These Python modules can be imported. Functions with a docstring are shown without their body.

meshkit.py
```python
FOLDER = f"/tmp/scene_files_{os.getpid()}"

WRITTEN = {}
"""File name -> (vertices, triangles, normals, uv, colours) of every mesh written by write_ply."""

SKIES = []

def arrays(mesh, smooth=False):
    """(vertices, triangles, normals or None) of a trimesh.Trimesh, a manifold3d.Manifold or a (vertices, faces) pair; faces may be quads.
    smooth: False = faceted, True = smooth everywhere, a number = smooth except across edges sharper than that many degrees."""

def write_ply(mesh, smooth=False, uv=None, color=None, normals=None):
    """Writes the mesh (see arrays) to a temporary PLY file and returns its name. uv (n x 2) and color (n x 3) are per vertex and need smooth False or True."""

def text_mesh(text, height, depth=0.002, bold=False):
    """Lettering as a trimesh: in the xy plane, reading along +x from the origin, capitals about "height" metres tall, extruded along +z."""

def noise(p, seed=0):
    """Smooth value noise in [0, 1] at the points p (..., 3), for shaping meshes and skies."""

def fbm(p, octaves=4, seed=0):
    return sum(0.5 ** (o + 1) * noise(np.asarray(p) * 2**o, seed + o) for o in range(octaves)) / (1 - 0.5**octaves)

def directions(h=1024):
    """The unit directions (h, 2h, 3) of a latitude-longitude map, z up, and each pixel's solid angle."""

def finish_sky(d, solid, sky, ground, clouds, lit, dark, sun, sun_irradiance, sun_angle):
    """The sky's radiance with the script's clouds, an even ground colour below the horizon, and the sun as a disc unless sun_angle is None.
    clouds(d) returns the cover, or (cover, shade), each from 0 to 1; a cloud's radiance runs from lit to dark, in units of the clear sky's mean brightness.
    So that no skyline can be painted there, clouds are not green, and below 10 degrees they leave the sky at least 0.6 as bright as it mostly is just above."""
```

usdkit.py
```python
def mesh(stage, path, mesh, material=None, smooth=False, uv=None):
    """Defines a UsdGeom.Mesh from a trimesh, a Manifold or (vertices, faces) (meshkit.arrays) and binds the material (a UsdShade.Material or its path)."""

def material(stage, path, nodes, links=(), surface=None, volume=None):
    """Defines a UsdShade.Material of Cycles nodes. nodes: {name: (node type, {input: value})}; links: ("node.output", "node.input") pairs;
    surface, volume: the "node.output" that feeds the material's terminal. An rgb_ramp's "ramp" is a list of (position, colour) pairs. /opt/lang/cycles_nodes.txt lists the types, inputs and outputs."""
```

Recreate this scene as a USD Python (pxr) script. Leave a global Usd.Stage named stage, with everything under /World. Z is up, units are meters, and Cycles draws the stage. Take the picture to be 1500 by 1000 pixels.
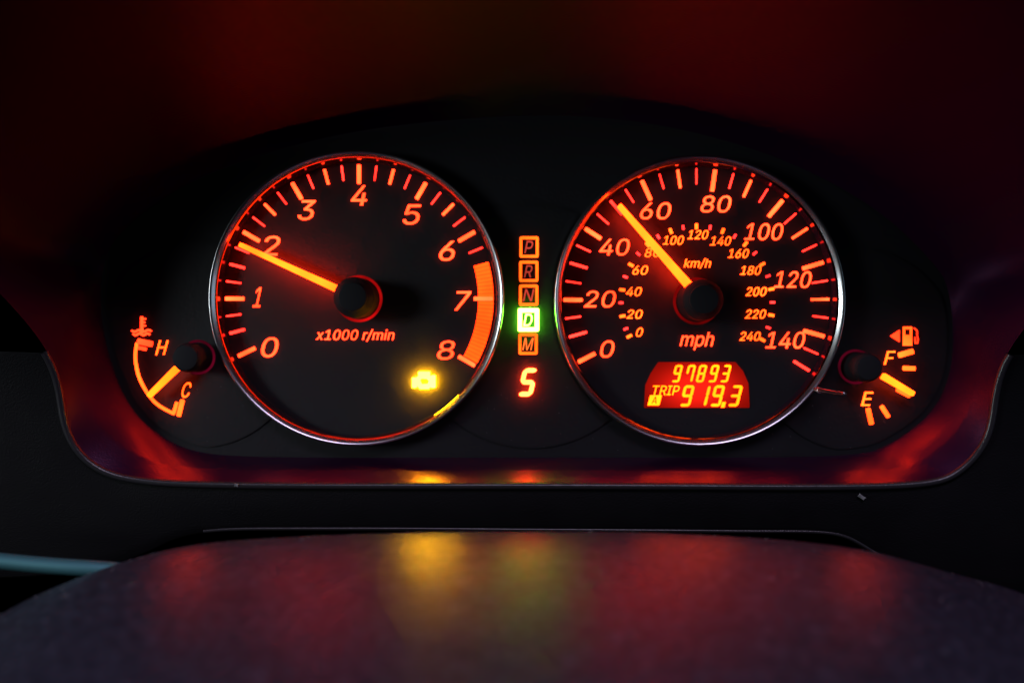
import math, random
import numpy as np, trimesh
import shapely
from shapely import affinity
from shapely.geometry import Polygon, Point, LineString, box
from shapely.geometry.polygon import orient
from scipy.interpolate import CubicSpline
import usdkit, meshkit
from pxr import Usd, UsdGeom, UsdLux, UsdShade, Gf, Sdf

random.seed(3)
stage = Usd.Stage.CreateInMemory()
UsdGeom.SetStageUpAxis(stage, 'Z')
UsdGeom.Xform.Define(stage, '/World')

# ------------------------------------------------------------------ camera
D = 0.33            # camera to dial plane, metres
S = 0.00025         # metres per unit on the dial plane
cam = UsdGeom.Camera.Define(stage, '/World/camera')
cam.AddTranslateOp().Set(Gf.Vec3d(0, -D, 0))
cam.AddRotateXOp().Set(90)
cam.CreateHorizontalApertureAttr(36.0)
cam.CreateFocalLengthAttr(36.0 * D / (1500 * S))
cam.CreateFStopAttr(4.2)
cam.CreateFocusDistanceAttr(D - 0.026)
cam.CreateClippingRangeAttr((0.01, 100.0))
cam.CreateExposureAttr(0.0)


# ------------------------------------------------------------------ lamps: faint cool night light through the car's windows
def rect_light(name, at, to, w, h, color, intensity):
    l = UsdLux.RectLight.Define(stage, '/World/' + name)
    l.CreateWidthAttr(w); l.CreateHeightAttr(h)
    l.CreateColorAttr(Gf.Vec3f(*color)); l.CreateIntensityAttr(intensity)
    a, b = Gf.Vec3d(*at), Gf.Vec3d(*to)
    m = Gf.Matrix4d().SetLookAt(a, b, Gf.Vec3d(0, 0, 1)).GetInverse()
    l.AddTransformOp().Set(m)
    return l


rect_light('side_window_light', (-0.80, -0.50, 0.09), (0.06, 0, 0), 0.20, 0.20, (0.86, 0.97, 1.0), 20.0)
rect_light('passenger_window_light', (0.95, -0.60, 0.05), (-0.06, 0, -0.03), 0.45, 0.36, (0.55, 0.80, 1.0), 0.7)
rect_light('roof_window_light', (0.10, -1.15, 1.10), (0, -0.15, -0.05), 0.8, 0.6, (0.84, 0.68, 1.0), 7.5)

# ------------------------------------------------------------------ materials
LOOKS = '/World/Looks/'
stage.DefinePrim('/World/Looks', 'Scope')
mats = {}


def emit(name, color, strength, uneven=0.45):
    # bulbs behind the print: brighter near one, dimmer between two
    mats[name] = usdkit.material(stage, LOOKS + name, {
        'g': ('geometry', {}), 'n': ('noise_texture', {'scale': 70.0, 'detail': 2.0}),
        'm': ('map_range', {'from_min': 0.3, 'from_max': 0.7, 'to_min': strength * (1 - uneven), 'to_max': strength * (1 + uneven), 'clamp': True}),
        'e': ('emission', {'color': color, 'strength': strength})},
        [('g.position', 'n.vector'), ('n.fac', 'm.value'), ('m.result', 'e.strength')], surface='e.emission')


def plastic(name, color, rough, bump_scale=0, bump=0.0, metallic=0.0, spec=0.5, rough_var=0.0, color_var=0.0, coat=0.0, sss=0.0, bump_depth=0.0004, ior=1.5):
    nodes = {'p': ('principled_bsdf', {'base_color': color, 'roughness': rough, 'metallic': metallic, 'specular_ior_level': spec, 'ior': ior, 'coat_weight': coat, 'coat_roughness': 0.12})}
    if sss:
        nodes['p'][1].update({'subsurface_method': 'burley', 'subsurface_weight': 1.0, 'subsurface_scale': sss, 'subsurface_radius': (1.0, 0.85, 0.7)})
    links = []
    if bump_scale or rough_var or color_var:
        nodes['g'] = ('geometry', {})
    if bump_scale:
        nodes['n'] = ('noise_texture', {'scale': bump_scale, 'detail': 4.0, 'roughness': 0.6})
        nodes['b'] = ('bump', {'strength': bump, 'distance': bump_depth})
        links += [('g.position', 'n.vector'), ('n.fac', 'b.height'), ('b.normal', 'p.normal')]
    if rough_var:
        nodes['n2'] = ('noise_texture', {'scale': 90.0, 'detail': 5.0})
        nodes['m'] = ('map_range', {'from_min': 0.3, 'from_max': 0.7, 'to_min': max(0.02, rough - rough_var), 'to_max': min(1, rough + rough_var), 'clamp': True})
        links += [('g.position', 'n2.vector'), ('n2.fac', 'm.value'), ('m.result', 'p.roughness')]
    if color_var:
        c = np.array(color)
        nodes['n3'] = ('noise_texture', {'scale': 420.0, 'detail': 6.0, 'roughness': 0.7})
        nodes['r'] = ('rgb_ramp', {'ramp': [(0.35, tuple(c * (1 - color_var))), (0.56, tuple(c)), (0.66, tuple(c * (1 + 1.5 * color_var))), (0.74, tuple(c * (1 + 7 * color_var)))]})
        links += [('g.position', 'n3.vector'), ('n3.fac', 'r.fac'), ('r.color', 'p.base_color')]
    mats[name] = usdkit.material(stage, LOOKS + name, nodes, links, surface='p.BSDF')


plastic('dial_black', (0.0105, 0.010, 0.014), 0.55, 900, 0.25, sss=0.010, spec=0.4)
plastic('plate_black', (0.008, 0.0075, 0.0105), 0.55, 700, 0.25, sss=0.010, spec=0.35)
plastic('wall_black', (0.014, 0.007, 0.016), 0.12, spec=0.4)
plastic('polished_chrome', (0.15, 0.145, 0.15), 0.06, metallic=1.0)
plastic('ring_chrome', (0.60, 0.61, 0.63), 0.24, metallic=1.0)
plastic('hub_black', (0.016, 0.016, 0.019), 0.7, spec=0.15)
# moulded surround: polished low down round the dials, passing into a matt grain up under the hood
mats['surround_plastic'] = usdkit.material(stage, LOOKS + 'surround_plastic', {
    'g': ('geometry', {}), 's': ('separate_xyz', {}), 'n': ('noise_texture', {'scale': 1300.0, 'detail': 3.0}), 'b': ('bump', {'strength': 0.22, 'distance': 0.0003}),
    'r': ('map_range', {'range_type': 'smoothstep', 'from_min': -0.042, 'from_max': -0.008, 'to_min': 0.30, 'to_max': 0.50, 'clamp': True}),
    'k': ('map_range', {'range_type': 'smoothstep', 'from_min': -0.042, 'from_max': -0.008, 'to_min': 0.68, 'to_max': 0.10, 'clamp': True}),
    'p': ('principled_bsdf', {'base_color': (0.0125, 0.0012, 0.0130), 'ior': 1.62, 'specular_tint': (1.0, 0.40, 0.80)})},
    [('g.position', 's.vector'), ('s.z', 'r.value'), ('s.z', 'k.value'), ('r.result', 'p.roughness'), ('k.result', 'p.specular_ior_level'),
     ('g.position', 'n.vector'), ('n.fac', 'b.height'), ('b.normal', 'p.normal')], surface='p.BSDF')
plastic('lip_plastic', (0.020, 0.019, 0.022), 0.30, 1400, 0.3)
plastic('fascia_plastic', (0.0024, 0.0023, 0.0032), 0.6, 1500, 0.5, rough_var=0.08, spec=0.12)
plastic('column_plastic', (0.0290, 0.0290, 0.0450), 0.28, 620, 0.7, rough_var=0.05, color_var=0.5, spec=0.19, bump_depth=0.0004)
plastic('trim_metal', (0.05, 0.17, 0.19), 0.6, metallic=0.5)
plastic('stalk_black', (0.03, 0.02, 0.022), 0.14, spec=0.9)
plastic('dust_pale', (0.17, 0.17, 0.18), 0.8)
plastic('dust_lint', (0.42, 0.42, 0.45), 0.8)

emit('numeral_glow', (1.0, 0.0260, 0.0060), 11.0)
emit('major_tick_glow', (1.0, 0.0235, 0.0050), 14.0)
emit('minor_tick_glow', (1.0, 0.0140, 0.0090), 8.0)
emit('small_numeral_glow', (1.0, 0.042, 0.003), 11.0)
emit('small_tick_glow', (1.0, 0.015, 0.013), 7.0)
emit('redline_glow', (1.0, 0.026, 0.0016), 6.5, 0.3)
emit('redline_dim_glow', (1.0, 0.021, 0.0016), 4.4, 0.3)
emit('needle_glow', (1.0, 0.0165, 0.0007), 36.0, 0.3)
emit('ring_leak_glow', (1.0, 0.008, 0.008), 0.42, 0.8)
emit('ring_leak_faint_glow', (1.0, 0.008, 0.010), 0.16, 0.8)
emit('ring_leak_dim_glow', (1.0, 0.012, 0.12), 0.07, 0.6)
emit('scale_glow', (1.0, 0.035, 0.003), 9.0)
emit('small_needle_glow', (1.0, 0.036, 0.0012), 16.0, 0.3)
emit('icon_glow', (1.0, 0.020, 0.004), 6.0)
emit('lcd_digit_glow', (1.0, 0.052, 0.0007), 15.0, 0.3)
emit('gear_frame_glow', (1.0, 0.075, 0.004), 3.6)
emit('gear_letter_dim_glow', (1.0, 0.085, 0.05), 0.6)
emit('gear_letter_glow', (1.0, 0.14, 0.02), 2.0)
emit('green_glow', (0.16, 1.0, 0.024), 40.0, 0.2)
emit('amber_glow', (1.0, 0.43, 0.0028), 150.0, 0.2)
emit('mode_digit_glow', (1.0, 0.032, 0.006), 50.0, 0.2)
# the display's backlight: a lamp behind its middle
mats['lcd_backlight'] = usdkit.material(stage, LOOKS + 'lcd_backlight', {
    'a': ('attribute', {'attribute': 'backlight'}),
    'e': ('emission', {'color': (1.0, 0.014, 0.006), 'strength': 1.0})},
    [('a.fac', 'e.strength')], surface='e.emission')

# ------------------------------------------------------------------ helpers
used, origin = {}, {}


def numbered(parent, name):
    k = used.get((parent, name), 0)
    used[(parent, name)] = k + 1
    return name if k == 0 else f'{name}_{k:03d}'


def thing(name, at, label, cat, group=None):
    path = '/World/' + numbered('/World', name)
    x = UsdGeom.Xform.Define(stage, path)
    x.AddTranslateOp().Set(Gf.Vec3d(*map(float, at)))
    origin[path] = np.array(at, float)
    tag(x.GetPrim(), label, cat, group)
    return path


def tag(p, label, cat=None, group=None, kind=None):
    for k, v in (('label', label), ('category', cat), ('group', group), ('kind', kind)):
        if v:
            p.SetCustomDataByKey(k, v)


def part(parent, name, mesh, mat, label=None, smooth=30):
    v, f, _ = meshkit.arrays(mesh, False)
    o = origin[parent]
    path = parent + '/' + numbered(parent, name)
    m = usdkit.mesh(stage, path, trimesh.Trimesh(v - o, f, process=False), mats[mat], smooth=smooth)
    origin[path] = o
    if label:
        m.GetPrim().SetCustomDataByKey('label', label)
    return path


def W(px, py, y=0.0):
    """Point of the scene at depth y (metres, towards the windscreen) that lies on this line of the drawing plan."""
    k = (D + y) / D * S
    return np.array([(px - 750) * k, y, (500 - py) * k])


def plate(poly, y, depth):
    """A flat figure standing on the plane y, DEPTH thick towards the driver."""
    k = (D + y) / D * S
    out = []
    for g in getattr(poly, 'geoms', [poly]):
        if g.is_empty or g.area < 0.05:
            continue
        g = affinity.affine_transform(g, [k, 0, 0, -k, -750 * k, 500 * k])
        m = trimesh.creation.extrude_polygon(orient(g), depth, engine='earcut')
        v = m.vertices
        m.vertices = np.stack([v[:, 0], y - v[:, 2], v[:, 1]], 1)
        out.append(m)
    return trimesh.util.concatenate(out)


def text(s, cx, cy, w, h, y, depth, shear=0.22, bold=False):
    """Lettering of overall size w x h centred at cx, cy."""
    m = meshkit.text_mesh(s, 1.0, 0.1, bold)
    v = np.array(m.vertices)
    lo, hi = v.min(0), v.max(0)
    u = (v - lo) / (hi - lo)
    sh = shear * h
    X = cx - w / 2 + u[:, 0] * (w - sh) + u[:, 1] * sh
    Y = cy + h / 2 - u[:, 1] * h
    k = (D + y) / D * S
    m.vertices = np.stack([(X - 750) * k, y - u[:, 2] * depth, (500 - Y) * k], 1)
    return m


def bar(x0, y0, x1, y1, w0, w1=None):
    w1 = w0 if w1 is None else w1
    d = np.array([x1 - x0, y1 - y0], float); d /= np.linalg.norm(d)
    n = np.array([-d[1], d[0]])
    a, b = np.array([x0, y0]), np.array([x1, y1])
    r = min(w0, w1) * 0.22
    return Polygon([a + n * w0 / 2, b + n * w1 / 2, b - n * w1 / 2, a - n * w0 / 2]).buffer(-r).buffer(r, quad_segs=3)


def spoke(c, ang, r0, r1, w):
    a = math.radians(ang)
    return bar(c[0] + r0 * math.cos(a), c[1] - r0 * math.sin(a), c[0] + r1 * math.cos(a), c[1] - r1 * math.sin(a), w)


def arc_band(c, r0, r1, a0, a1, n=24):
    t = np.radians(np.linspace(a0, a1, n))
    o = [(c[0] + r1 * math.cos(x), c[1] - r1 * math.sin(x)) for x in t]
    i = [(c[0] + r0 * math.cos(x), c[1] - r0 * math.sin(x)) for x in t[::-1]]
    return Polygon(o + i)


def revolve(c, profile, n=160, closed=False):
    """Rotates (radius in plan units, y in metres) about the axis through the plan point c on the dial plane."""
    cx, cz = (c[0] - 750) * S, (500 - c[1]) * S
    t = np.linspace(0, 2 * math.pi, n, endpoint=False)
    P = np.array(profile, float)
    v = np.stack([np.stack([cx + r * S * np.cos(t), np.full(n, y), cz + r * S * np.sin(t)], 1) for r, y in P])
    m = len(P)
    f = []
    for i in range(m if closed else m - 1):
        j = (i + 1) % m
        a = np.arange(n); b = (a + 1) % n
        f.append(np.stack([i * n + a, j * n + a, j * n + b, i * n + b], 1))
    return v.reshape(-1, 3), np.vstack(f)


def loft(rows, closed=True):
    """Quads between rows of points."""
    V = np.stack(rows); m, n, _ = V.shape
    a = np.arange(n if closed else n - 1); b = (a + 1) % n
    f = np.vstack([np.stack([i * n + a, i * n + b, (i + 1) * n + b, (i + 1) * n + a], 1) for i in range(m - 1)])
    return V.reshape(-1, 3), f


def spline(points, n, closed):
    P = np.array(points, float)
    if closed:
        P = np.vstack([P, P[:1]])
    t = np.linspace(0, 1, len(P))
    return CubicSpline(t, P, bc_type='periodic' if closed else 'natural')(np.linspace(0, 1, n, endpoint=not closed))


def sweep(pts, r, sides=10):
    p = np.asarray(pts, float)
    t = np.gradient(p, axis=0); t /= np.linalg.norm(t, axis=1, keepdims=True)
    a = np.cross(t, [0, 1.0, 0]); a /= np.linalg.norm(a, axis=1, keepdims=True)
    b = np.cross(t, a)
    th = np.arange(sides) * 2 * math.pi / sides
    v = p[:, None] + r * (np.cos(th)[None, :, None] * a[:, None] + np.sin(th)[None, :, None] * b[:, None])
    i, j = np.meshgrid(np.arange(len(p) - 1), np.arange(sides), indexing='ij')
    q = np.stack([i * sides + j, i * sides + (j + 1) % sides, (i + 1) * sides + (j + 1) % sides, (i + 1) * sides + j], -1).reshape(-1, 4)
    return v.reshape(-1, 3), q


# ------------------------------------------------------------------ large forms: hood, fascia, column cover, face plate
# (plan x, plan y) of the hood's inner edge at the face plate  |  (plan x, plan y, distance in mm towards the driver) of its front edge
rim = [
    ((750, 669), (750, 706, 17)), ((500, 669), (500, 706, 17)), ((340, 666), (300, 704, 17)), ((262, 650), (205, 698, 17)),
    ((205, 608), (150, 683, 17.5)), ((172, 548), (112, 650, 18.5)), ((153, 478), (93, 600, 19.5)), ((150, 420), (74, 525, 23)),
    ((163, 372), (0, 430, 35)), ((202, 326), (-110, 310, 55)), ((274, 276), (-190, 160, 80)), ((383, 231), (-200, -10, 108)),
    ((522, 196), (-60, -190, 135)), ((660, 179), (300, -310, 150)), ((800, 173), (770, -345, 155)), ((940, 183), (1240, -310, 150)),
    ((1067, 211), (1600, -190, 135)), ((1176, 252), (1740, -10, 108)), ((1276, 310), (1730, 160, 80)), ((1342, 370), (1650, 310, 55)),
    ((1382, 424), (1545, 430, 35)), ((1394, 490), (1472, 525, 23)), ((1386, 556), (1453, 600, 19.5)), ((1352, 612), (1436, 650, 18.5)),
    ((1298, 650), (1398, 688, 17.5)), ((1220, 666), (1300, 706, 17)), ((1000, 669), (1020, 707, 17)),
]
NR = 260
inner = np.array([W(x, y, 0.0008) for x, y in spline([a for a, _ in rim], NR, True)])
outer = np.array([W(x, y, -h / 1000) for x, y, h in spline([b for _, b in rim], NR, True)])
rows = []
away = inner - outer; away[:, 1] = 0
reach = np.linalg.norm(away, axis=1, keepdims=True)
away /= reach
w = np.clip((-outer[:, 1:2] - 0.019) / 0.030, 0, 1); w = w * w * (3 - 2 * w)     # 0 round the lower half, 1 under the hood
for t in np.linspace(0, 1, 25):
    # low down: gentle slope first, rolling over more steeply towards the lip; under the hood: rising steeply first, then flattening out
    f = (t / 0.62 if t < 0.62 else (1 - t) / 0.38)
    f = f - 0.22 * math.exp(-((t - 0.62) / 0.16) ** 2)
    g = -0.0125 * math.sin(math.pi * t ** 0.58) * np.minimum(reach / 0.024, 1)
    rows.append(inner * (1 - t) + outer * t + away * (0.00115 * f * (1 - w) + g * w))
hood = thing('instrument_hood', W(770, 150, -0.03), 'dark plastic hood arching over the dials, glowing dull red underneath', 'hood')
low = [i for i in range(NR) if outer[i, 1] > -0.0245 and outer[i, 2] < 0.03]
start = next(k for k in range(len(low)) if (low[k] - low[k - 1]) % NR != 1)
low = low[start:] + low[:start]
high = [(low[-1] + k) % NR for k in range((low[0] - low[-1]) % NR + 1)]
part(hood, 'shell', loft([r[high] for r in rows], closed=False), 'surround_plastic', smooth=True)
part(hood, 'lower_wall', loft([r[low] for r in rows], closed=False), 'surround_plastic', smooth=True, label='glossy sloping wall round the lower half, mirroring the lights')
lip_line = outer[low]
part(hood, 'lip', sweep(lip_line + np.array([0, -0.0006, -0.0012]), 0.0013), 'lip_plastic', smooth=True, label='rounded dark lip edging the lower half of the hood')

fascia = thing('dashboard_fascia', W(750, 776, -0.012), 'black dashboard fascia below the hood with a cut-out for the column', 'fascia')
edge_plan = [(-420, 500, 26), (-400, 640, 24), (-300, 760, 22), (-100, 835, 19), (40, 842, 17), (135, 832, 16.5), (215, 806, 16), (258, 787, 16), (318, 776, 16),
             (420, 774, 16), (560, 774, 16), (700, 775, 16), (850, 776, 16), (1000, 777, 16), (1120, 778, 16), (1212, 780, 16), (1255, 793, 16), (1290, 814, 16),
             (1370, 848, 16.5), (1500, 868, 17), (1640, 880, 19), (1850, 860, 22), (1940, 650, 24), (1960, 500, 26)]
n_low = len(low)
edge = np.array([W(x, y, -h / 1000) for x, y, h in spline(edge_plan, n_low, False)])
if lip_line[0, 0] > lip_line[-1, 0]:
    lip_line = lip_line[::-1]
frows = []
for t in np.linspace(0, 1, 9):
    p = lip_line * (1 - t) + edge * t + np.array([0, -0.0006 * math.sin(math.pi * t), 0])
    frows.append(p + np.array([0, 0, -0.0014 * (1 - t)]))
frows.append(edge + np.array([0, 0.0012, -0.0011]))
frows.append(edge + np.array([0, 0.030, 0.001]))
part(fascia, 'panel', loft(frows, closed=False), 'fascia_plastic', smooth=40)
mid = [i for i in range(n_low) if W(300, 0, -0.011)[0] < edge[i, 0] < W(1310, 0, -0.011)[0]]
part(fascia, 'cutout_edge', sweep(edge[mid] + np.array([0, 0.0003, 0]), 0.0007, 8), 'lip_plastic', smooth=True, label='thin glossy edge of the cut-out above the column')

strip = thing('trim_strip', W(60, 826, -0.06), 'teal grey metal trim strip catching cool light beside the column cover', 'trim')
sp = spline([(-260, 792, 58), (-80, 812, 60), (20, 823, 61), (90, 829, 62), (150, 833, 62), (210, 838, 60)], 40, False)
part(strip, 'strip', sweep(np.array([W(x, y, -h / 1000) for x, y, h in sp]), 0.0024, 12), 'trim_metal', smooth=True)

column = thing('steering_column_cover', W(770, 778, -0.1), 'grey grained steering column cover with amber, yellow and red reflections on top', 'column cover')
col_plan = [(-700, 1330), (-420, 1120), (-200, 1000), (0, 905), (70, 868), (150, 835), (250, 805), (350, 791), (470, 784), (620, 779), (770, 778), (920, 779),
            (1070, 785), (1200, 796), (1300, 814), (1400, 842), (1500, 872), (1700, 960), (1920, 1090), (2200, 1330)]
H0 = 0.066
cprof = np.array([W(x, y, -H0) for x, y in spline(col_plan, 150, False)])
crows = []
for h, dz in [(0.030, -0.060), (0.052, -0.020), (0.058, -0.0075), (0.061, -0.0035), (0.0635, -0.0013), (0.066, 0), (0.070, 0.0008), (0.076, 0.0012), (0.085, 0.0010), (0.10, -0.0006),
              (0.12, -0.0042), (0.145, -0.0102), (0.17, -0.0180), (0.20, -0.029), (0.24, -0.046)]:
    p = cprof.copy(); p[:, 1] = -h; p[:, 2] += dz
    crows.append(p)
part(column, 'shell', loft(crows, closed=False), 'column_plastic', smooth=True)

TC, SC = (526.0, 437.5), (1020.4, 441.0)      # plan centres of the two big dials
RF, RI, RO, HR = 200.0, 203.5, 212.3, 0.0084  # floor, ring inside, ring outside (plan units), ring height (m)
panel = thing('gauge_panel', W(770, 420, 0.001), 'matt black panel behind and between the lit gauges', 'panel')
shape = Polygon(spline([a for a, _ in rim], 200, True)).buffer(6)
holes = Point(TC).buffer(RF + 3, quad_segs=48).union(Point(SC).buffer(RF + 3, quad_segs=48))
part(panel, 'face_plate', plate(shape.difference(holes), 0.0012, 0.0010), 'plate_black', smooth=False)
inside = shape.buffer(-14)
rings = Point(TC).buffer(RO + 1.5, quad_segs=48).union(Point(SC).buffer(RO + 1.5, quad_segs=48))


def lobe(poly):
    g = poly.intersection(inside).difference(rings)
    if hasattr(g, 'geoms'):
        g = max(g.geoms, key=lambda x: x.area)
    return g


# ------------------------------------------------------------------ big dials
def dial_body(t, c, k=1.0):
    RF, RI, RO = 200.0 * k, 203.4 * k, 212.3 * k
    part(t, 'dial_face', plate(Point(c).buffer(RF + 2, quad_segs=64), 0.0014, 0.0014), 'dial_black', smooth=False)
    part(t, 'side_wall', revolve(c, [(RF, 0.0008), (RF + 0.3, -0.001), (RI - 1.7, -0.0046), (RI - 1.6, -0.0047)]), 'wall_black', smooth=40)
    y, r = -0.0046, RI - 1.6
    lip = [(r, y + 0.0012), (r, y)]
    for ang in (53.7, 53.4, 53, 52.5, 52, 51, 50, 49, 47.5, 46):
        r += 0.24; y -= 0.24 * S * math.tan(math.radians(ang))
        lip.append((r, y))
    r0 = r
    prof = [(r, y)]
    n = 14
    for i in range(n):
        u = (i + 0.5) / n
        ang = math.radians(np.interp(u, [0, 0.45, 0.75, 1.0], [43, 37, 16, -62]))
        step = (RO - r0) / n
        r += step; y -= step * S * math.tan(ang)
        prof.append((r, y))
    prof += [(RO + 0.2, y + 0.0010), (RO + 1.2, 0.0012)]
    rg = part(t, 'rim_ring', revolve(c, prof, 200), 'ring_chrome', smooth=50)
    part(rg, 'inner_lip', revolve(c, lip, 200), 'polished_chrome', smooth=50)


def hub(t, c, r, h, cap_r, y=0.0, leak='ring_leak_glow', leak_r=None, leak_w=4.0, collar=True):
    hb = part(t, 'hub', revolve(c, [(r * 1.0, y + 0.0002), (r * 1.0, y - h * 0.78), (r * 0.985, y - h * 0.84), (cap_r + 1.5, y - h * 0.935), (cap_r, y - h * 0.95)], 64), 'hub_black', smooth=50)
    part(hb, 'cap', revolve(c, [(cap_r, y - h * 0.95), (cap_r - 0.3, y - h * 0.985), (cap_r - 1.6, y - h), (cap_r * 0.5, y - h * 1.015), (0.01, y - h * 1.02)], 64), 'hub_black', smooth=50)
    R = leak_r or r + 1.0
    part(t, 'glow_ring', plate(Point(c).buffer(R + leak_w, quad_segs=24).difference(Point(c).buffer(R, quad_segs=24)), y, 0.0002), leak, smooth=False, label='dim red light leaking round the hub')


def needle(t, c, x0, y0, x1, y1, w0, w1, y, depth=0.0016, mat='needle_glow'):
    """Lit pointer at depth y, from near the hub to its tip."""
    part(t, 'needle', plate(bar(x0, y0, x1, y1, w0, w1), y, depth), mat, smooth=30, label='bright orange yellow lit pointer')


tach = thing('tachometer', W(*TC), 'round rev counter with a chrome rim, 0 to 8 scale and needle near 2', 'gauge')
dial_body(tach, TC)
E = 0.0004
RT = 196


def tach_angle(k):
    return 180 - 30 * (k - 1) + (0 if k > 0 else -4.6)


for k in range(9):
    part(tach, 'major_tick', plate(spoke(TC, tach_angle(k), 168, RT, 5.6), 0, E), 'major_tick_glow', smooth=False)
for q in range(2, 26):
    if q % 4:
        v = q / 4
        if q % 2 == 0:
            part(tach, 'half_tick', plate(spoke(TC, tach_angle(v), 173, RT, 4.0), 0, E), 'major_tick_glow' if v > 2 else 'minor_tick_glow', smooth=False)
        else:
            part(tach, 'minor_tick', plate(spoke(TC, tach_angle(v), 174, RT, 2.5), 0, E), 'minor_tick_glow', smooth=False)
n_bars = 26
a_hi, a_lo = tach_angle(6.47), tach_angle(8) + 1.2
for i in range(n_bars):
    a0 = a_hi + (a_lo - a_hi) * i / n_bars
    a1 = a_hi + (a_lo - a_hi) * (i + 0.80) / n_bars
    part(tach, 'redline_bar', plate(arc_band(TC, 174.5, RT + 1, a0, a1, 3), 0, E * 0.8), 'redline_glow', smooth=False)
part(tach, 'redline_band', plate(arc_band(TC, 175, RT + 0.5, a_hi, a_lo, 40), 0, E * 0.4), 'redline_dim_glow', smooth=False, label='orange band marking the red line from 6500 to 8000')
for s, x, y, w, h in [('0', 395.5, 508.5, 30, 29), ('1', 378.6, 435.5, 17, 29), ('2', 398, 360, 29, 29), ('3', 449.6, 308, 29, 29), ('4', 527.5, 286.5, 29, 29),
                      ('5', 604, 314.5, 30, 29), ('6', 656, 367.5, 29, 29), ('7', 677, 440.5, 27, 28), ('8', 654, 512.5, 30, 28)]:
    part(tach, 'numeral', text(s, x, y, w, h, 0, E), 'numeral_glow', smooth=False)
part(tach, 'unit_lettering', text('x1000 r/min', 521, 491, 117, 17.5, 0, E), 'numeral_glow', smooth=False)
hub(tach, TC, 28.8, 0.0135, 20.5, leak_r=30.3, leak_w=4.0)
# pointer stands 6 mm above the dial
needle(tach, TC, 497, 424.5, 352, 358.5, 10.6, 6.6, -0.0055)
# warning lamp: an engine outline
eng = Polygon([(-17, -4), (-13, -4), (-13, 0), (-10, 0), (-10, -5), (-6, -9), (-2, -9), (-2, -11), (-7, -11), (-7, -14), (9, -14), (9, -11), (4, -11), (4, -9), (9, -9), (12, -5), (14, -5), (14, -8), (18, -8), (18, 10), (14, 10), (14, 7), (12, 7), (8, 12), (-5, 12), (-10, 6), (-13, 6), (-13, 10), (-17, 10)])
eng = eng.buffer(1.6)
core = Polygon([(-6, -1), (-3, -4), (6, -3.5), (9, 0), (7, 5), (-3, 5.5)])
eng = affinity.translate(affinity.scale(eng.difference(core), 0.88, 0.86, origin=(0, 0)), 620.8, 557.5)
part(tach, 'engine_warning_lamp', plate(eng, -0.0002, 0.0020), 'amber_glow', smooth=False, label='bright amber check engine symbol')

speedo = thing('speedometer', W(*SC), 'round speed dial with a chrome rim, 0 to 140 mph scale and odometer display', 'gauge')
dial_body(speedo, SC, 0.985)
RS = 194


def speed_angle(v):
    return 82 - (v - 80) * 1.624


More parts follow.
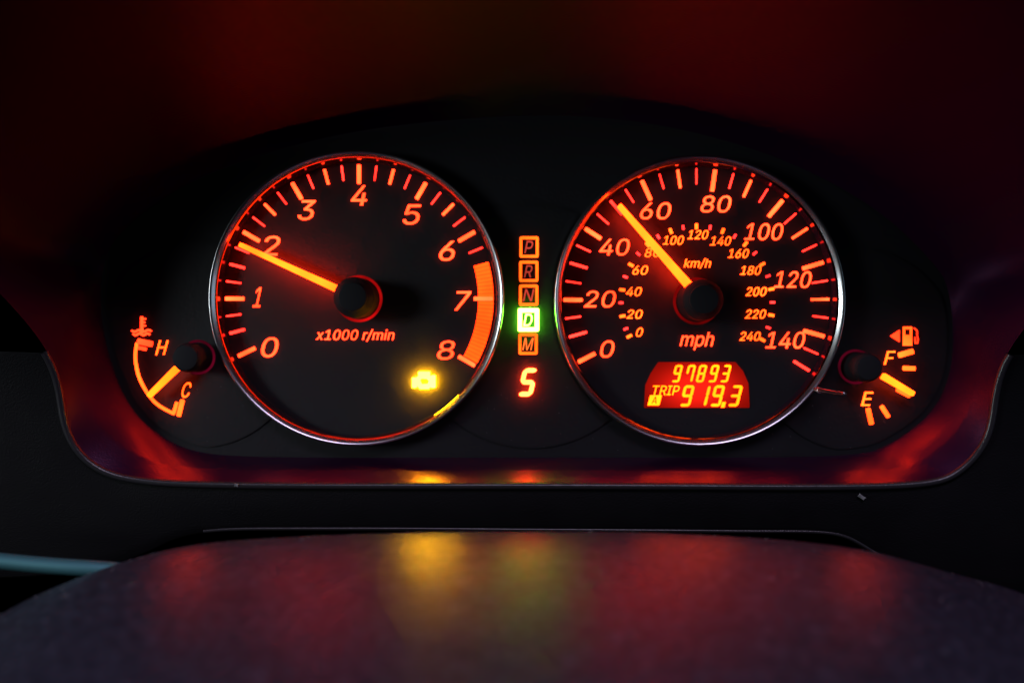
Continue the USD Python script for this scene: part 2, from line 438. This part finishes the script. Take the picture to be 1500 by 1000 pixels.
for v in [0] + list(range(10, 151, 5)):
    a = 207.2 if v == 0 else speed_angle(v)
    if v % 20 == 0:
        part(speedo, 'major_tick', plate(spoke(SC, a, 162 if v not in (20, 40, 0) else 167, RS if v > 40 else RS + 1, 5.6), 0, E), 'major_tick_glow', smooth=False)
    elif v % 10 == 0:
        part(speedo, 'half_tick', plate(spoke(SC, a, 167, RS, 3.9), 0, E), 'major_tick_glow' if 60 < v < 140 else 'minor_tick_glow', smooth=False)
    else:
        part(speedo, 'minor_tick', plate(spoke(SC, a, 171, RS, 2.5), 0, E), 'minor_tick_glow', smooth=False)
for s, x, y, w, h in [('0', 889.5, 511, 25, 25), ('20', 879.8, 438, 49, 24.5), ('40', 900.5, 362, 48, 24.5), ('60', 960.5, 309, 49, 24.5), ('80', 1049, 299, 48, 24.5),
                      ('100', 1119.5, 339.5, 59, 24.5), ('120', 1162, 409.5, 57, 24.5), ('140', 1151, 498, 60, 24.5)]:
    part(speedo, 'numeral', text(s, x, y, w, h, 0, E), 'numeral_glow', smooth=False)
kc = (1020.6, 442.5)
small = [('0', 922, 492.3, 936.7, 486.5), ('20', 911.5, 463, 930, 460.2), ('40', 911.5, 424.5, 928.7, 427), ('60', 923.5, 387.7, 938, 395.7), ('80', 948.3, 358.3, 956, 370), ('100', 982, 337.3, 986.7, 352),
         ('120', 1020, 331, 1022.8, 343.8), ('140', 1058.6, 338.4, 1056, 353), ('160', 1091, 358.3, 1082, 371.3), ('180', 1117.4, 386.7, 1100, 396), ('200', 1130, 423.4, 1108, 427), ('220', 1130.4, 461.7, 1107, 460), ('240', 1117.4, 498, 1099, 492.4)]
for s, tx, ty, x, y in small:
    a = math.degrees(math.atan2(kc[1] - ty, tx - kc[0]))
    part(speedo, 'small_tick', plate(spoke(kc, a, 106.5, 115, 4.2), 0, E), 'small_numeral_glow', smooth=False)
    part(speedo, 'small_numeral', text(s, x, y, {1: 12.5, 2: 25, 3: 32}[len(s)], 13.2, 0, E, 0.26), 'small_numeral_glow', smooth=False)
for tx, ty in [(917.4, 481.2), (909.8, 443.4), (916, 405.6), (935, 372), (964.5, 347.4), (1000.8, 334.2), (1040, 334.2), (1075.4, 347.4), (1104.8, 371.6), (1124.7, 404.5), (1131.7, 442.8), (1125.8, 480)]:
    a = math.degrees(math.atan2(kc[1] - ty, tx - kc[0]))
    part(speedo, 'small_tick', plate(spoke(kc, a, 107.5, 114.5, 3.4), 0, E), 'small_tick_glow', smooth=False)
part(speedo, 'unit_lettering', text('km/h', 1022, 386, 42, 15, 0, E, 0.25), 'small_numeral_glow', smooth=False)
part(speedo, 'unit_lettering', text('mph', 1021, 499.5, 54, 26, 0, E, 0.25), 'numeral_glow', smooth=False)
hub(speedo, SC, 29, 0.0135, 21, leak='ring_leak_faint_glow', leak_r=30.6, leak_w=4.0)
needle(speedo, SC, 1009, 419, 906, 301, 12.2, 7.4, -0.0055)

# odometer display
DX, DY = 0.0, 0.0
scr = Polygon([(964, 530), (1077, 530), (1088, 543), (1096, 561), (1098, 597), (943, 597), (945, 564), (953, 546)]).buffer(-2).buffer(2)
g = np.array([(x, y) for x in np.arange(940, 1102, 6) for y in np.arange(526, 602, 6)])
# fine grid so that the backlight can fall off towards the display's edges
cells = [box(x, y, x + 6, y + 6).intersection(scr) for x, y in g]
cells = [c for c in cells if not c.is_empty and c.geom_type == 'Polygon' and c.area > 0.01]
ms = trimesh.util.concatenate([plate(c, 0, 0.00025) for c in cells])
ms.merge_vertices()
keep = ms.vertices[:, 1] < -0.0002
faces = ms.faces[keep[ms.faces].all(1)]
ms = trimesh.Trimesh(ms.vertices, faces, process=False); ms.remove_unreferenced_vertices()
display = part(speedo, 'display', ms, 'lcd_backlight', smooth=False, label='red backlit odometer and trip display')
cx, cz = (1022 - 750) * S, (500 - 568) * S
r2 = ((ms.vertices[:, 0] - cx) / (78 * S)) ** 2 + ((ms.vertices[:, 2] - cz) / (44 * S)) ** 2
glow = 0.15 + 1.15 * np.exp(-2.0 * r2)
UsdGeom.PrimvarsAPI(UsdGeom.Mesh.Get(stage, display)).CreatePrimvar('backlight', Sdf.ValueTypeNames.FloatArray, 'vertex').Set([float(x) for x in glow])
SEG = {'0': 'abcdef', '1': 'bc', '2': 'abged', '3': 'abgcd', '4': 'fgbc', '5': 'afgcd', '6': 'afgedc', '7': 'abcf', '8': 'abcdefg', '9': 'abcdfg'}


def seven(ch, cx, cy, w, h, th, shear=0.25):
    """A seven-segment figure; w, h measured before the slant."""
    a, b = w / 2 - th / 2, h / 2 - th / 2
    gap = th * 0.30
    lines = {'a': ((-a, -b), (a, -b)), 'g': ((-a, 0), (a, 0)), 'd': ((-a, b), (a, b)), 'f': ((-a, -b), (-a, 0)), 'b': ((a, -b), (a, 0)), 'e': ((-a, 0), (-a, b)), 'c': ((a, 0), (a, b))}
    out = []
    for s in SEG[ch]:
        (x0, y0), (x1, y1) = lines[s]
        L = math.hypot(x1 - x0, y1 - y0)
        ux, uy = (x1 - x0) / L, (y1 - y0) / L
        out.append(bar(x0 + ux * gap, y0 + uy * gap, x1 - ux * gap, y1 - uy * gap, th).union(LineString([(x0 + ux * gap, y0 + uy * gap), (x1 - ux * gap, y1 - uy * gap)]).buffer(th * 0.42, quad_segs=2)))
    p = shapely.union_all(out)
    return affinity.affine_transform(p, [1, -shear, 0, 1, cx, cy])


YD = -0.0004
for ch, x in zip('97893', (992, 1011, 1027.5, 1045.5, 1063)):
    part(display, 'digit', plate(seven(ch, x, 547, 11.5, 25.5, 3.1), YD, 0.0002), 'lcd_digit_glow', smooth=False)
for ch, x in zip('919', (1006.5, 1030, 1051)):
    part(display, 'digit', plate(seven(ch, x, 579.5, 15.5, 31, 3.9), YD, 0.0002), 'lcd_digit_glow', smooth=False)
part(display, 'digit', plate(seven('3', 1077, 579.5, 15.5, 31, 3.9), YD, 0.0002), 'lcd_digit_glow', smooth=False)
part(display, 'decimal_point', plate(affinity.affine_transform(box(-2, -3.4, 2, 3.4).buffer(0.6), [1, -0.25, 0, 1, 1059.5, 592.5]), YD, 0.0002), 'lcd_digit_glow', smooth=False)
part(display, 'trip_lettering', text('TRIP', 975, 571.5, 43, 14, YD, 0.0002, 0.25), 'lcd_digit_glow', smooth=False)
abox = affinity.affine_transform(box(-8.6, -7.4, 8.6, 7.4), [1, -0.25, 0, 1, 959, 586])
aletter = affinity.affine_transform(LineString([(-3.2, 5), (0, -5), (3.2, 5)]).buffer(0.75, cap_style='flat').union(LineString([(-2, 2), (2, 2)]).buffer(0.6)), [1, -0.25, 0, 1, 959, 586])
part(display, 'trip_mark', plate(abox.difference(aletter), YD, 0.0002), 'lcd_digit_glow', smooth=False, label='yellow block with a dark letter A cut out')

# trip reset stalk, sticking out towards the driver
stalk = thing('reset_stalk', W(1184, 571, 0.0), 'thin black reset stalk poking out at the lower edge of the speed dial', 'stalk')
b0 = W(1186, 569, 0.0)
prof = [(0.0, 0.001), (3.6, 0.001), (3.6, -0.030), (3.4, -0.0335), (2.6, -0.0345), (0.01, -0.0348)]
v, f = revolve((1186, 569), [(max(r, 0.01), y) for r, y in prof], 24)
part(stalk, 'rod', (v, f), 'stalk_black', smooth=40)
v, f = revolve((1186, 569), [(3.2, -0.0095), (4.4, -0.0098), (4.4, -0.0112), (3.2, -0.0115)], 24)
part(stalk, 'collar', (v, f), 'ring_chrome', smooth=30)

# ------------------------------------------------------------------ temperature gauge
YL = -0.0004
temp = thing('temperature_gauge', W(285, 530, YL), 'small curved temperature scale with H and C marks beside the rev counter', 'gauge')
part(temp, 'gauge_face', plate(lobe(Point(292, 505).buffer(150, quad_segs=48)), 0.0004, 0.0004 - YL), 'plate_black', smooth=False)
tc = (290, 523)
pts = spline([(201, 502), (198.5, 520), (200, 536), (206, 557), (221, 582), (237.5, 596.5), (256, 606)], 40, False)
part(temp, 'scale_arc', plate(LineString(pts).buffer(2.1, cap_style='flat'), YL, E), 'scale_glow', smooth=False)
part(temp, 'scale_tick', plate(bar(201.5, 499.5, 224, 504, 8.4), YL, E * 1.2), 'icon_glow', smooth=False)
part(temp, 'scale_tick', plate(bar(203, 509, 215, 511.5, 5), YL, E * 1.1), 'icon_glow', smooth=False)
part(temp, 'scale_tick', plate(bar(254.6, 605.5, 259.5, 588.5, 4.6), YL, E * 1.1), 'scale_glow', smooth=False)
part(temp, 'scale_tick', plate(bar(261.8, 609.5, 267.8, 585, 6.4), YL, E * 1.1), 'scale_glow', smooth=False)
part(temp, 'letter', text('H', 237.5, 509, 19, 21.5, YL, E, 0.27), 'small_numeral_glow', smooth=False)
part(temp, 'letter', text('C', 273.2, 571, 17.5, 22.5, YL, E, 0.27), 'small_numeral_glow', smooth=False)
thermo = shapely.union_all([bar(208, 463.5, 208, 484, 4.0), Point(208, 485).buffer(3.4), bar(208, 467, 214, 467, 2.4), bar(208, 472, 213, 472, 2.4), bar(208, 477, 214, 477, 2.2)])
part(temp, 'thermometer_symbol', plate(thermo, YL, E), 'icon_glow', smooth=False)
for yy, x0, x1 in ((484.5, 194, 221), (489.5, 196, 219)):
    xs = np.linspace(x0, x1, 26)
    part(temp, 'wave_symbol', plate(LineString([(x, yy + 1.3 * math.sin((x - x0) / (x1 - x0) * 4 * math.pi)) for x in xs]).buffer(1.5), YL, E * 0.9), 'icon_glow', smooth=False)
hub(temp, tc, 21, 0.0125, 17.5, YL, 'ring_leak_dim_glow', leak_r=22, leak_w=3.5)
needle(temp, tc, 261, 538.5, 219, 580, 9.4, 7.2, -0.0050, mat='small_needle_glow')

# ------------------------------------------------------------------ fuel gauge
fuel = thing('fuel_gauge', W(1270, 545, YL), 'small fuel scale with F and E marks and a pump symbol', 'gauge')
part(fuel, 'gauge_face', plate(lobe(Point(1252, 512).buffer(148, quad_segs=48)), 0.0004, 0.0004 - YL), 'plate_black', smooth=False)
fc = (1253, 537)
for x0, y0, x1, y1, w in [(1315.5, 520.5, 1338, 514, 7.6), (1322, 539, 1340.5, 539.6, 6.6), (1313, 569.5, 1333, 580, 6.6), (1290.5, 594, 1301.5, 611, 6.0), (1271, 597.5, 1276.5, 621.5, 6.8)]:
    part(fuel, 'scale_tick', plate(bar(x0, y0, x1, y1, w), YL, E), 'scale_glow', smooth=False)
part(fuel, 'letter', text('F', 1302.8, 524, 17, 20, YL, E, 0.27), 'small_numeral_glow', smooth=False)
part(fuel, 'letter', text('E', 1270, 584, 18, 20.5, YL, E, 0.27), 'small_numeral_glow', smooth=False)
part(fuel, 'arrow_symbol', plate(Polygon([(1304, 492), (1317, 483.5), (1317, 500.5)]).buffer(0.3), YL, E), 'icon_glow', smooth=False, label='orange triangle pointing at the filler side')
pump = box(1323, 479, 1335, 505.5).buffer(0.5).difference(box(1325.3, 482, 1332.7, 490.5))
part(fuel, 'pump_symbol', plate(pump, YL, E), 'scale_glow', smooth=False)
hose = LineString([(1339, 480.5), (1343, 484), (1343, 490), (1344.5, 497), (1343.5, 502.5), (1340.5, 502.5), (1340, 494)]).buffer(0.8)
part(fuel, 'hose_symbol', plate(hose, YL, E), 'icon_glow', smooth=False)
hub(fuel, fc, 21, 0.0125, 17.5, YL, 'ring_leak_dim_glow', leak_r=22, leak_w=3.5)
needle(fuel, fc, 1291, 550, 1336.5, 577, 9.4, 7.6, -0.0050, mat='small_needle_glow')

# ------------------------------------------------------------------ gear indicator
gear = thing('gear_indicator', W(774, 468, YL), 'upright column of gear boxes with P, R, N, green D and M over a digit', 'indicator')
part(gear, 'gauge_face', plate(lobe(Point(778, 478).buffer(178, quad_segs=48)), 0.0004, 0.0004 - YL), 'plate_black', smooth=False)
for ch, x, y, w, h in [('P', 775, 362, 28, 31), ('R', 774.5, 397.5, 28, 31), ('N', 774.3, 432.3, 28, 31), ('D', 774, 468.5, 31, 34), ('M', 773.5, 503.8, 28, 31)]:
    lit = ch == 'D'
    outer_b = box(x - w / 2 + 3, y - h / 2 + 3, x + w / 2 - 3, y + h / 2 - 3).buffer(3)
    fr = outer_b.difference(outer_b.buffer(-(6.2 if lit else 4.0)))
    fp = part(gear, 'gear_frame', plate(fr, YL - (0.0002 if lit else 0), 0.0020 if lit else E), 'green_glow' if lit else 'gear_frame_glow', smooth=False, label=f'{"green" if lit else "orange"} frame round the letter {ch}')
    part(fp, 'letter', text(ch, x, y, 15 if lit else (17 if ch in 'MN' else 14), 18, YL, E, 0.2), 'green_glow' if lit else ('gear_letter_glow' if ch == 'M' else 'gear_letter_dim_glow'), smooth=False)
part(gear, 'mode_digit', plate(seven('5', 773, 559.5, 22, 41, 6.4, 0.24), YL - 0.0002, 0.0018), 'mode_digit_glow', smooth=False, label='bright orange slanted figure below the letters')

# ------------------------------------------------------------------ dust
def specks(parent, name, points, lo, hi, seed):
    rng = np.random.default_rng(seed)
    out = []
    for p in points:
        m = trimesh.creation.icosphere(subdivisions=0, radius=1.0)
        m.vertices *= rng.uniform(lo, hi) * rng.uniform(0.4, 1.0, 3)
        m.apply_translation(p)
        out.append(m)
    path = part(parent, name, trimesh.util.concatenate(out), 'dust_lint', smooth=False)
    stage.GetPrimAtPath(path).SetCustomDataByKey('kind', 'stuff')


rng = np.random.default_rng(12)
C = np.stack(crows)                                                  # dust lying on the column cover
pts = []
for _ in range(700):
    i, j = rng.uniform(5.2, len(crows) - 1.01), rng.uniform(15, 134)
    a0, b0 = int(i), int(j)
    pts.append(C[a0, b0] * (1 - i + a0) * (1 - j + b0) + C[a0 + 1, b0] * (i - a0) * (1 - j + b0) + C[a0, b0 + 1] * (1 - i + a0) * (j - b0) + C[a0 + 1, b0 + 1] * (i - a0) * (j - b0))
specks(column, 'dust', pts, 0.00006, 0.00022, 1)
pts = []
while len(pts) < 60:
    x, y = rng.uniform(180, 1360), rng.uniform(560, 664)
    if inside.contains(Point(x, y)) and not rings.buffer(4).contains(Point(x, y)):
        pts.append(W(x, y, YL))
specks(panel, 'dust', pts, 0.00005, 0.00014, 2)

for (x, y, h, ang, ln, lab) in [(1262, 727, 17.9, 35, 9, 'tiny pale flake of dust lying on the fascia below the fuel gauge'), (346, 710, 18.4, 5, 5, 'tiny pale flake of dust on the lip below the temperature gauge')]:
    c = W(x, y, -h / 1000 - 0.0005)
    t = thing('dust_flake', c, lab, 'dust')
    b = trimesh.creation.box((ln * S, 0.0004, 4 * S)); b = b.subdivide()
    b.vertices += np.random.default_rng(4).normal(0, 0.00012, b.vertices.shape)
    b.apply_transform(trimesh.transformations.rotation_matrix(math.radians(ang), (0, 1, 0)))
    b.apply_translation(c)
    part(t, 'flake', b, 'dust_pale', smooth=False)
